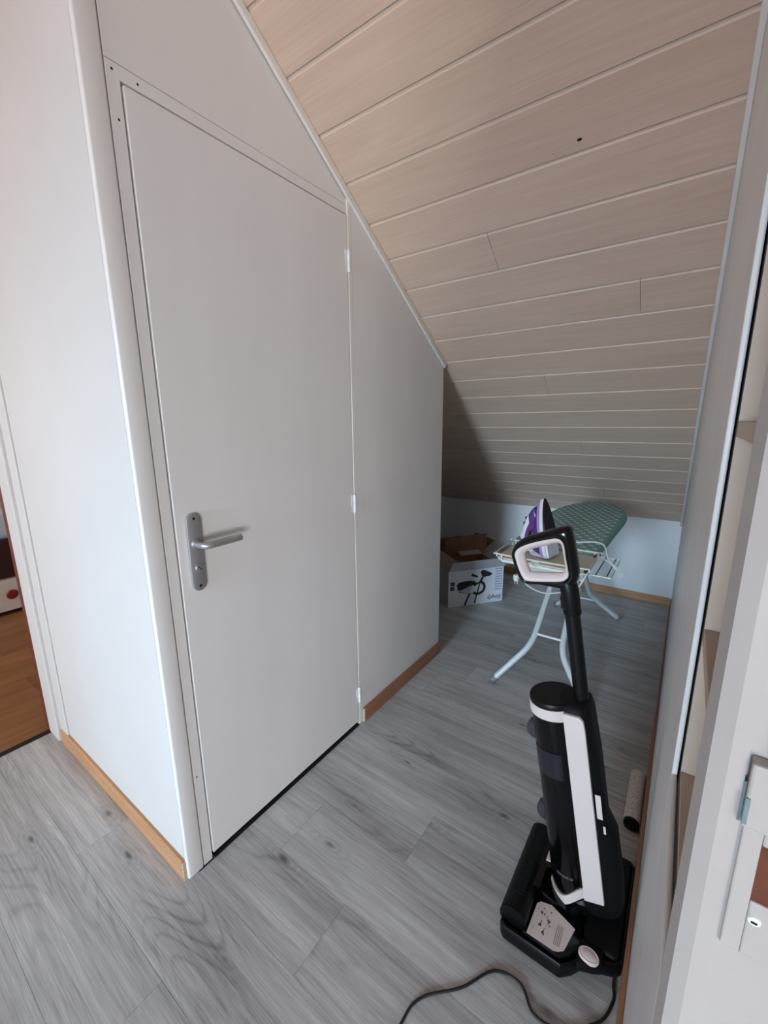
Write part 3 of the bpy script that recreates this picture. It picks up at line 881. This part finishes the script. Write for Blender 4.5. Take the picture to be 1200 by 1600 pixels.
# tube, neck and looped handle
def tp(v, w): return tv(0, v, w)
obj('tube', tube([tp(-0.066, 0.52), tp(-0.066, 0.79)], 0.0175, 20), 'black', vac, smooth=True, auto=60)
nk = obj('handle_neck', tube([tp(-0.066, 0.765), tp(-0.066, 0.77), tp(-0.065, 0.815), tp(-0.062, 0.834), tp(-0.060, 0.842)], [0.0195, 0.0205, 0.0212, 0.0205, 0.0170], 20), 'black', vac, smooth=True, auto=60)
obj('collar', lathe([(0.0, 0.756), (0.0198, 0.756), (0.0204, 0.758), (0.0204, 0.768), (0.0, 0.768)], lambda a, b, h: tv(a, -0.066 + b, h), 20), 'blackmat', nk, smooth=True)
obj('release_button', ([tv(*p) for p in box(-0.006, 0.006, -0.048, -0.042, 0.768, 0.80, 0.002)[0]], box(-0.006, 0.006, -0.048, -0.042, 0.768, 0.80, 0.002)[1]), 'black', nk)
outer = [(0.219, 0.979), (0.213, 1.0), (0.2, 1.016), (0.182, 1.028), (0.145, 1.045), (0.11, 1.061), (0.092, 1.066), (0.084, 1.059), (0.073, 1.023), (0.061, 0.968), (0.060, 0.948), (0.066, 0.928), (0.085, 0.913), (0.109, 0.911), (0.147, 0.910), (0.175, 0.906), (0.19, 0.912), (0.203, 0.931), (0.215, 0.961)]
wh = [(0.209, 0.982), (0.199, 0.998), (0.171, 1.015), (0.131, 1.031), (0.113, 1.036), (0.101, 1.032), (0.094, 1.02), (0.088, 0.992), (0.079, 0.953), (0.084, 0.94), (0.094, 0.932), (0.123, 0.925), (0.172, 0.916), (0.184, 0.921), (0.196, 0.941), (0.206, 0.967)]
ho = [(0.188, 0.98), (0.184, 0.988), (0.17, 0.997), (0.129, 1.015), (0.111, 1.022), (0.104, 1.018), (0.098, 0.996), (0.091, 0.962), (0.094, 0.953), (0.103, 0.948), (0.166, 0.937), (0.174, 0.942), (0.182, 0.959)]
def polar(loop, n=96, c=(0.139, 0.975)):
    P = [Vector((p[0], p[1], 0)) for p in loop]
    P = smooth_path(P, 10, True)
    A = [(math.atan2(p.y - c[1], p.x - c[0]), p) for p in P]
    out = []
    m = len(A)
    for k in range(n):
        th = -pi + 2 * pi * (k + 0.5) / n
        best = None
        d = Vector((math.cos(th), math.sin(th)))
        for i in range(m):
            p, q = P[i], P[(i + 1) % m]
            a = Vector((p.x - c[0], p.y - c[1])); b = Vector((q.x - c[0], q.y - c[1]))
            e = b - a
            den = d.x * e.y - d.y * e.x
            if abs(den) < 1e-12:
                continue
            s_ = (a.x * e.y - a.y * e.x) / den
            t_ = (a.x * d.y - a.y * d.x) / den
            if s_ > 0 and -1e-6 <= t_ <= 1 + 1e-6 and (best is None or s_ > best):
                best = s_
        out.append((c[0] + d.x * best, c[1] + d.y * best))
    return out
LO, LW, LH = polar(outer), polar(wh), polar(ho)
fy = lambda y, z, u: (u, y, z)
obj('handle_loop', annulus(LO, LW, fy, [(0.0, -0.008), (0.12, -0.014), (0.4, -0.019), (0.8, -0.0195), (1.0, -0.018), (1.0, 0.018), (0.8, 0.0195), (0.4, 0.019), (0.12, 0.014), (0.0, 0.008)]), 'blackgloss', vac, smooth=True, auto=60)
obj('grip_liner', annulus(LW, LH, fy, [(0.0, -0.0175), (0.15, -0.0190), (0.45, -0.0165), (0.8, -0.010), (1.0, -0.004), (1.0, 0.004), (0.8, 0.010), (0.45, 0.0165), (0.15, 0.0190), (0.0, 0.0175)]), 'white', vac, smooth=True, auto=70)

# ---------------------------------------------------------------- spare brush roller lying by the wall
rol = thing('brush_roller', 'spare grey fleece brush roller lying against the right baseboard', 'roller', (1.03, -1.036, 0))
obj('sleeve', lathe([(0.020, -0.112), (0.0245, -0.110), (0.0245, 0.118), (0.022, 0.121), (0.0, 0.121)], lambda a, b, h: (h, a, 0.0248 + b), 28), 'fluff', rol, smooth=True)
obj('end_cap', lathe([(0.0, -0.124), (0.005, -0.124), (0.006, -0.121), (0.018, -0.121), (0.0225, -0.119), (0.0235, -0.108), (0.0, -0.108)], lambda a, b, h: (h, a, 0.0248 + b), 24), 'black', rol, smooth=True)

# ---------------------------------------------------------------- ironing board
IBZ = 0.775
ib = thing('ironing_board', 'ironing board with teal star cover and white tube legs', 'ironing board', (1.95, -0.62, 0))
def plan(x):   # half width along the board, local x from -0.60 (tray end) to 0.645 (tip)
    if x < -0.50:
        return 0.135 + 0.045 * math.sqrt(max(0, 1 - ((-0.50 - x) / 0.10) ** 2))
    if x < 0.15:
        return 0.180 + 0.016 * (x + 0.5) / 0.65
    t = (x - 0.15) / 0.495
    return 0.196 * max(0.0, 1 - t ** 2.3) ** 0.62
xs = [-0.60 + 0.01 * k for k in range(11)] + [-0.48 + 0.045 * k for k in range(14)] + [0.15 + 0.495 * math.sin(pi / 2 * k / 24) for k in range(25)]
yc = 0.0
pl_up = [(x, plan(x)) for x in xs]
ol = [(x, h) for x, h in pl_up] + [(x, -h) for x, h in pl_up[::-1] if h > 1e-4]
def oline(off, z):
    n = len(ol)
    out = []
    for i in range(n):
        p, q = Vector(ol[i - 1]), Vector(ol[(i + 1) % n])
        t = (q - p)
        t = t.normalized() if t.length > 1e-9 else Vector((1, 0))
        nrm = Vector((-t.y, t.x))
        out.append((ol[i][0] + nrm.x * off, ol[i][1] + nrm.y * off, z))
    return out
cover = obj('cover', loft([oline(-0.02, IBZ - 0.026), oline(-0.002, IBZ - 0.024), oline(0.0, IBZ - 0.012), oline(-0.003, IBZ - 0.003), oline(-0.010, IBZ)]), 'teal', ib, smooth=True, auto=60)
stars = []
def star(cx, cy, r, z, rot):
    pts = [(cx + (r if k % 2 == 0 else r * 0.42) * math.cos(rot + pi * k / 5), cy + (r if k % 2 == 0 else r * 0.42) * math.sin(rot + pi * k / 5)) for k in range(10)]
    V = [(cx, cy, z)] + [(x, y, z) for x, y in pts]
    F = [(0, 1 + k, 1 + (k + 1) % 10) for k in range(10)]
    return V, F
r_ = 0
x = -0.585
while x < 0.63:
    y = -0.20 + (0.0225 if r_ % 2 else 0)
    while y < 0.2:
        if plan(x) - abs(y) > 0.022:
            stars.append(star(x, y, 0.0165, IBZ + 0.0005, random.uniform(-.15, .15)))
        y += 0.045
    x += 0.040
    r_ += 1
obj('star_print', join(*stars), 'star', cover)['kind'] = 'stuff'
# iron rest tray at the near end
ty0, ty1, tx0, tx1 = -0.178, 0.150, -0.835, -0.615
trp = [(tx1, ty0 + .015), (tx1, ty1 - .01), (tx1 - .01, ty1), (tx0 + .03, ty1), (tx0, ty1 - .03), (tx0, ty0 + .03), (tx0 + .03, ty0), (tx1 - .01, ty0)]
tr = obj('iron_rest', prism(trp, 'z', IBZ - 0.006, IBZ, 0.002, 2), 'tray', ib)
obj('rest_rim', prism([(a * 1.0 + (a - (tx0 + tx1) / 2) * 0.03, b + (b - (ty0 + ty1) / 2) * 0.03) for a, b in trp], 'z', IBZ - 0.018, IBZ - 0.0065, 0.003, 2), 'wirewhite', tr)
rl = [(a + (a - (tx0 + tx1) / 2) * 0.05, b + (b - (ty0 + ty1) / 2) * 0.05, IBZ + 0.014) for a, b in trp]
obj('rest_wire', tube(rl, 0.0032, 8, 4, True), 'wirewhite', tr, smooth=True)
for a, b, z in rl:
    obj('wire_post', tube([(a, b, IBZ - 0.008), (a, b, IBZ + 0.014)], 0.0026, 8), 'wirewhite', tr, smooth=True)
hc = [(tx0 - 0.008, -0.005 + 0.012 * math.sin(t) ** 3 * 1.25, IBZ - 0.002 + 0.00095 * (13 * math.cos(t) - 5 * math.cos(2 * t) - 2 * math.cos(3 * t) - math.cos(4 * t))) for t in [2 * pi * k / 24 for k in range(24)]]
obj('heart_clip', tube(hc, 0.0018, 6, 0, True), 'wirewhite', tr, smooth=True)
obj('corner_cap', box(tx1 - 0.02, tx1, ty0 - 0.004, ty0 + 0.008, IBZ - 0.004, IBZ + 0.006, 0.001), 'darkhole', tr)
obj('corner_cap', box(tx0, tx0 + 0.025, ty0 - 0.004, ty0 + 0.006, IBZ - 0.004, IBZ + 0.004, 0.001), 'darkhole', tr)
obj('arm', tube([(tx1 - 0.10, 0.08, IBZ - 0.024), (-0.2, 0.08, IBZ - 0.034)], 0.008, 10), 'leg', ib, smooth=True)
obj('arm', tube([(tx1 - 0.10, -0.08, IBZ - 0.024), (-0.2, -0.08, IBZ - 0.034)], 0.008, 10), 'leg', ib, smooth=True)
# legs (local y = world y + 0.62)
LR = 0.0145
def legpair(foot, bend, top, name='leg'):
    for s in (1, -1):
        f, b, t = [Vector((p[0], p[1] * s + p[3], p[2])) for p in (foot, bend, top)]
        mid1 = b + (f - b) * 0.22
        mid2 = b + (t - b) * 0.10
        g = obj(name, tube([f, mid1] + [mid1 * (1 - q) ** 2 + b * (2 * q * (1 - q)) + mid2 * q * q for q in (0.14, 0.28, 0.42, 0.56, 0.7, 0.85)] + [mid2, t], LR, 14), 'leg', ib, smooth=True)
        d = (f - mid1).normalized()
        obj('foot_cap', tube([f - d * 0.022, f + d * 0.004], LR + 0.0022, 14), 'foot', g, smooth=True)
legpair((-0.535, 0.222, 0.0175, 0.028), (-0.425, 0.068, 0.215, 0.028), (0.16, 0.045, IBZ - 0.035, 0.028))
legpair((0.575, 0.200, 0.0175, 0.015), (0.455, 0.030, 0.19, 0.015), (-0.15, 0.020, IBZ - 0.035, 0.015))
obj('cross_bar', tube([(-0.385, 0.095, 0.256), (-0.385, -0.038, 0.256)], 0.0065, 10), 'leg', ib, smooth=True)
obj('cross_bar', tube([(0.50, 0.060, 0.14), (0.50, -0.035, 0.14)], 0.0065, 10), 'leg', ib, smooth=True)
obj('pivot_bar', tube([(-0.12, 0.085, 0.485), (-0.12, -0.055, 0.485)], 0.0065, 10), 'leg', ib, smooth=True)
# wire rack under the board
rk = obj('wire_rack', tube([(-0.50, 0.08, 0.655), (-0.50, -0.225, 0.655), (-0.21, -0.225, 0.655), (-0.21, 0.08, 0.655)], 0.003, 8, 0, True), 'wirewhite', ib, smooth=True)
for k in range(7):
    y = 0.045 - 0.042 * k
    obj('rack_wire', tube([(-0.50, y, 0.656), (-0.21, y, 0.656)], 0.0024, 6), 'wiredark', rk, smooth=True)
for (a, b) in ((-0.50, 0.06), (-0.50, -0.14), (-0.21, 0.06), (-0.21, -0.14)):
    obj('rack_hanger', tube([(a, b, 0.655), (a, b, IBZ - 0.028)], 0.0024, 6), 'wiredark', rk, smooth=True)

# ---------------------------------------------------------------- steam iron standing on its heel
iron = thing('steam_iron', 'purple and white steam iron standing upright on the board tray', 'iron', (1.235, -0.613, IBZ + 0.0005))
IL = 0.232
Wd = Vector((0.98, -0.20, 0))
Hd0 = Vector((0.20, 0.98, 0))
tilt = math.radians(13)
Ld = (Vector((0, 0, 1)) * math.cos(tilt) + Hd0 * math.sin(tilt)).normalized()
Hd = Wd.cross(Ld).normalized()
if Hd.dot(Hd0) < 0:
    Hd = -Hd
ORI = Vector((0.0, 0.0, 0.0)) - Hd0 * 0.046
def ip(w, l, h):
    l = l + h * math.tan(tilt) * max(0.0, 1 - max(l, 0) / 0.08)      # heel cut flat so it rests on the tray
    return tuple(ORI + Wd * w + Ld * l + Hd * h + Vector((0, 0, 0.0055)))
def ihw(l):
    t = max(0.0, min(1.0, l / IL))
    if t < 0.12:
        return 0.047 + 0.005 * t / 0.12
    return 0.052 * max(0.0, 1 - ((t - 0.12) / 0.88) ** 2.1) ** 0.75
def iring(h, sc_, l0=0.0, l1=IL):
    ls = [l0 + (l1 - l0) * math.sin(pi / 2 * k / 20) for k in range(21)]
    a = [(ihw(l * IL / max(l1, 1e-6)) * sc_, l) for l in ls]
    pts = [ip(w, l, h) for w, l in a] + [ip(-w, l, h) for w, l in a[-2::-1]]
    return pts
obj('soleplate', loft([iring(-0.006, 0.97, 0.058, IL - 0.001), iring(0.0, 1.0, 0.055)]), 'sole', iron)
V, F = box(-0.046, 0.046, 0.0, 0.054, -0.007, 0.006, 0.003)
obj('heel_rest', ([ip(*p) for p in V], F), 'ironwhite', iron)
obj('skirt', loft([iring(0.0005, 1.01), iring(0.014, 1.0, 0.0, IL - 0.003)]), 'ironwhite', iron, smooth=True)
obj('lilac_band', loft([iring(0.0145, 0.97, 0.001, IL - 0.005), iring(0.028, 0.90, 0.002, IL - 0.014)]), 'lilac', iron, smooth=True)
obj('water_tank', loft([iring(0.0285, 0.84, 0.002, IL - 0.018), iring(0.042, 0.72, 0.002, IL - 0.035), iring(0.058, 0.5, 0.003, IL - 0.085), iring(0.066, 0.3, 0.004, IL - 0.12)]), 'purple', iron, smooth=True)
hl = [(0.004, 0.040), (0.004, 0.085), (0.03, 0.106), (0.075, 0.112), (0.120, 0.098), (0.165, 0.072), (0.200, 0.044), (0.185, 0.034), (0.10, 0.035)]
hh = [(0.040, 0.060), (0.040, 0.076), (0.050, 0.086), (0.075, 0.088), (0.095, 0.082), (0.112, 0.070), (0.112, 0.062), (0.095, 0.056), (0.06, 0.055)]
HO, HI = polar(hl, 64, (0.075, 0.071)), polar(hh, 64, (0.075, 0.071))
obj('handle', annulus(HO, HI, lambda l, h, w: ip(w, l, h), [(0.0, -0.016), (0.2, -0.020), (1.0, -0.016), (1.0, 0.016), (0.2, 0.020), (0.0, 0.016)]), 'purple', iron, smooth=True, auto=60)
HM = [(a[0] * 1.0 + (a[0] - 0.075) * 0.06, a[1] + (a[1] - 0.071) * 0.10) for a in HO]
top = [k for k in range(64) if HO[k][1] > 0.066]
rings = []
for k in sorted(top, key=lambda k: HO[k][0]):
    a, b, c_ = HM[k], HO[k], HI[k]
    m_ = (b[0] * 0.45 + c_[0] * 0.55, b[1] * 0.45 + c_[1] * 0.55)
    rings.append([ip(-0.022, *m_), ip(-0.021, *b), ip(-0.014, *a), ip(0.014, *a), ip(0.021, *b), ip(0.022, *m_)])
obj('handle_shell', loft(rings), 'ironwhite', iron, smooth=True, auto=60)
obj('heel', loft([iring(0.008, 0.88, -0.004, 0.018), iring(0.055, 0.80, -0.004, 0.018), iring(0.078, 0.6, -0.004, 0.016)]), 'ironwhite', iron)
for (l, h) in ((0.138, 0.098), (0.158, 0.086)):
    V, F = box(-0.008, 0.008, l - 0.008, l + 0.008, h - 0.004, h + 0.004, 0.002)
    obj('button', ([ip(*p) for p in V], F), 'printdark', iron)
V, F = lathe([(0.013, 0.0), (0.0135, 0.008), (0.010, 0.011), (0.0, 0.011)], lambda a, b, h: ip(a, 0.085 + b, 0.112 + h), 18)
obj('dial', (V, F), 'ironwhite', iron, smooth=True)
wc = [(1.28, -0.560, 0.830), (1.325, -0.595, 0.835), (1.37, -0.64, 0.800), (1.40, -0.693, 0.800), (1.41, -0.766, 0.812), (1.40, -0.812, 0.808), (1.40, -0.832, 0.754), (1.40, -0.864, 0.714), (1.40, -0.880, 0.684), (1.40, -0.893, 0.698), (1.40, -0.878, 0.715), (1.40, -0.823, 0.747), (1.39, -0.798, 0.738),
      (1.36, -0.768, 0.690), (1.35, -0.736, 0.620), (1.36, -0.682, 0.588), (1.37, -0.600, 0.560), (1.39, -0.524, 0.570), (1.40, -0.470, 0.612)]
il = iron.location
cd = obj('cord', tube([(a - il[0], b - il[1], c - il[2]) for a, b, c in wc], 0.0032, 8, 8), 'cordwhite', iron, smooth=True)
pc = Vector((1.40 - il[0], -0.465 - il[1], 0.594 - il[2]))
obj('plug', join(lathe([(0.0, -0.016), (0.011, -0.015), (0.014, -0.006), (0.0145, 0.008), (0.012, 0.014), (0.0, 0.015)], lambda a, b, h: (pc.x + a, pc.y + b, pc.z + h), 18),
                 tube([pc + Vector((0.0, 0.006, -0.015)), pc + Vector((0.0, 0.006, -0.030))], 0.0022, 8), tube([pc + Vector((0.0, -0.006, -0.015)), pc + Vector((0.0, -0.006, -0.030))], 0.0022, 8)), 'cordwhite', cd, smooth=True)

# ---------------------------------------------------------------- printed carton (upside-down picture)
BA = math.radians(-38.3)
bw, bd, bh = 0.437, 0.305, 0.272
cb = thing('printed_carton', 'open white carton with upside-down toy bike picture on the floor', 'box', (2.073, 0.219, 0), BA)
t_ = 0.005
obj('front_panel', box(0, bw, 0, t_, 0, bh, 0.001), 'cardwhite', cb)
fp = cb.children[0]
obj('side_panel', box(0, t_, t_, bd - t_, 0, bh, 0.001), 'cardgrey', cb)
obj('side_panel', box(bw - t_, bw, t_, bd - t_, 0, bh, 0.001), 'cardgrey', cb)
obj('back_panel', box(0, bw, bd - t_, bd, 0, bh, 0.001), 'card', cb)
obj('bottom_panel', box(t_, bw - t_, t_, bd - t_, 0.001, 0.006), 'card', cb)
def flap(p0, p1, out, upv, ln, ins, m, nm='flap'):
    p0, p1 = Vector(p0), Vector(p1)
    e = (p1 - p0).normalized()
    d = (Vector(out) + Vector(upv)).normalized()
    a, b = p0 + d * ln + e * ins, p1 + d * ln - e * ins
    nrm = e.cross(d).normalized() * 0.0035
    V = [p0, p1, b, a]
    V = [tuple(v) for v in V] + [tuple(v + nrm) for v in V]
    F = [(0, 1, 2, 3), (7, 6, 5, 4), (0, 4, 5, 1), (1, 5, 6, 2), (2, 6, 7, 3), (3, 7, 4, 0)]
    return obj(nm, (V, F), m, cb)
flap((0, 0.0, bh), (bw, 0.0, bh), (0, -0.45, 0), (0, 0, 0.55), 0.115, -0.004, 'cardgrey')
flap((0, bd, bh), (0, 0, bh), (0.50, 0, 0), (0, 0, 0.45), 0.095, 0.010, 'cardpink')
flap((bw, 0, bh), (bw, bd, bh), (0.55, 0, 0), (0, 0, 0.15), 0.120, 0.012, 'cardpink')
flap((bw * 0.55, bd, bh), (bw, bd, bh), (0, 0.6, 0), (0, 0, 0.10), 0.07, 0.010, 'cardpink')
def fq(poly, d=0.0008): return prism([(s * bw, t * bh) for s, t in poly], 'y', -d, 0.0)
pic = dict(seat=[(0.149, 0.601), (0.169, 0.654), (0.248, 0.687), (0.377, 0.688), (0.464, 0.665), (0.51, 0.6), (0.446, 0.563), (0.329, 0.504), (0.244, 0.455), (0.164, 0.446)],
           bar=[(0.57, 0.887), (0.595, 0.947), (0.65, 0.938), (0.786, 0.834), (0.787, 0.802), (0.734, 0.755), (0.679, 0.764), (0.658, 0.736), (0.602, 0.778)],
           grip=[(0.399, 0.845), (0.43, 0.887), (0.452, 0.851), (0.525, 0.799), (0.516, 0.752), (0.46, 0.786), (0.411, 0.811)],
           stem=[(0.602, 0.769), (0.636, 0.747), (0.597, 0.625), (0.469, 0.519), (0.441, 0.564), (0.558, 0.64)],
           foot=[(0.192, 0.408), (0.235, 0.421), (0.241, 0.391), (0.193, 0.381)],
           leg1=[(0.362, 0.328), (0.41, 0.343), (0.351, 0.159), (0.318, 0.002), (0.28, 0.002), (0.318, 0.165)],
           leg2=[(0.554, 0.592), (0.576, 0.58), (0.505, 0.129), (0.497, 0.04), (0.465, 0.03), (0.482, 0.15)])
geo = [fq(p) for p in pic.values()]
wl = []
for k in range(25):
    t = math.radians(-135 + 205 * k / 24)
    wl.append((math.cos(t), math.sin(t)))
geo.append(fq([(0.535 + 0.140 * c, 0.465 + 0.205 * s) for c, s in wl] + [(0.535 + 0.095 * c, 0.465 + 0.135 * s) for c, s in wl[::-1]]))
obj('bike_picture', join(*geo), 'printdark', fp)
obj('bike_shadow', fq([(0.164, 0.446), (0.244, 0.455), (0.329, 0.504), (0.446, 0.563), (0.407, 0.441), (0.388, 0.347), (0.314, 0.305), (0.225, 0.378)], 0.0005), 'cardgrey', fp)
for q_ in (fq([(0.034, 0.705), (0.109, 0.696), (0.109, 0.6), (0.035, 0.606)]), fq([(0.033, 0.574), (0.104, 0.569), (0.103, 0.465), (0.032, 0.466)])):
    obj('icon_square', q_, 'printdark', fp)
for z in (0.64, 0.665, 0.50, 0.53):
    obj('icon_mark', fq([(0.055 + .0, z), (0.085, z), (0.085, z + 0.012), (0.055, z + 0.012)], 0.0011), 'bluesoft', fp)
bars = []
for r in range(9):
    s0 = 0.848 + 0.004 * (r % 2)
    z = 0.955 - 0.072 * r
    xx = s0
    while xx < 0.965:
        wdt = random.uniform(0.012, 0.035)
        bars.append(fq([(xx, z), (min(xx + wdt, 0.975), z), (min(xx + wdt, 0.975), z - 0.034), (xx, z - 0.034)]))
        xx += wdt + 0.008
obj('small_print', join(*bars), 'bluesoft', fp)['kind'] = 'stuff'
V, F = text_geo('Simply', 0.044, True)
V = [(0.838 * bw - x - 0.25 * y, -0.0008, 0.140 * bh - y) for x, y, z in V]
obj('lettering', (V, F), 'printdark', fp)

# ---------------------------------------------------------------- brown carton behind it
B2 = math.radians(-31)
w2, d2, h2 = 0.40, 0.27, 0.262
cb2 = thing('brown_carton', 'open brown cardboard box behind the printed carton', 'box', (2.430, 0.440, 0), B2)
cb_keep, cb = cb, cb2
obj('front_panel', box(0, w2, 0, t_, 0, h2, 0.001), 'card', cb2)
obj('back_panel', box(0, w2, d2 - t_, d2, 0, h2, 0.001), 'card', cb2)
obj('side_panel', box(0, t_, t_, d2 - t_, 0, h2, 0.001), 'card', cb2)
obj('side_panel', box(w2 - t_, w2, t_, d2 - t_, 0, h2, 0.001), 'card', cb2)
obj('bottom_panel', box(t_, w2 - t_, t_, d2 - t_, 0.001, 0.006), 'card', cb2)
flap((0, 0, h2), (w2, 0, h2), (0, -0.06, 0), (0, 0, 1.0), 0.135, 0.0, 'card')
flap((w2, 0, h2), (w2, d2, h2), (0.8, 0, 0), (0, 0, 0.55), 0.11, 0.004, 'card')
flap((w2, d2, h2), (0, d2, h2), (0, 1.0, 0), (0, 0, 0.25), 0.09, 0.004, 'card')
flap((0, d2, h2), (0, 0, h2), (-0.5, 0, 0), (0, 0, 0.6), 0.12, 0.004, 'card')
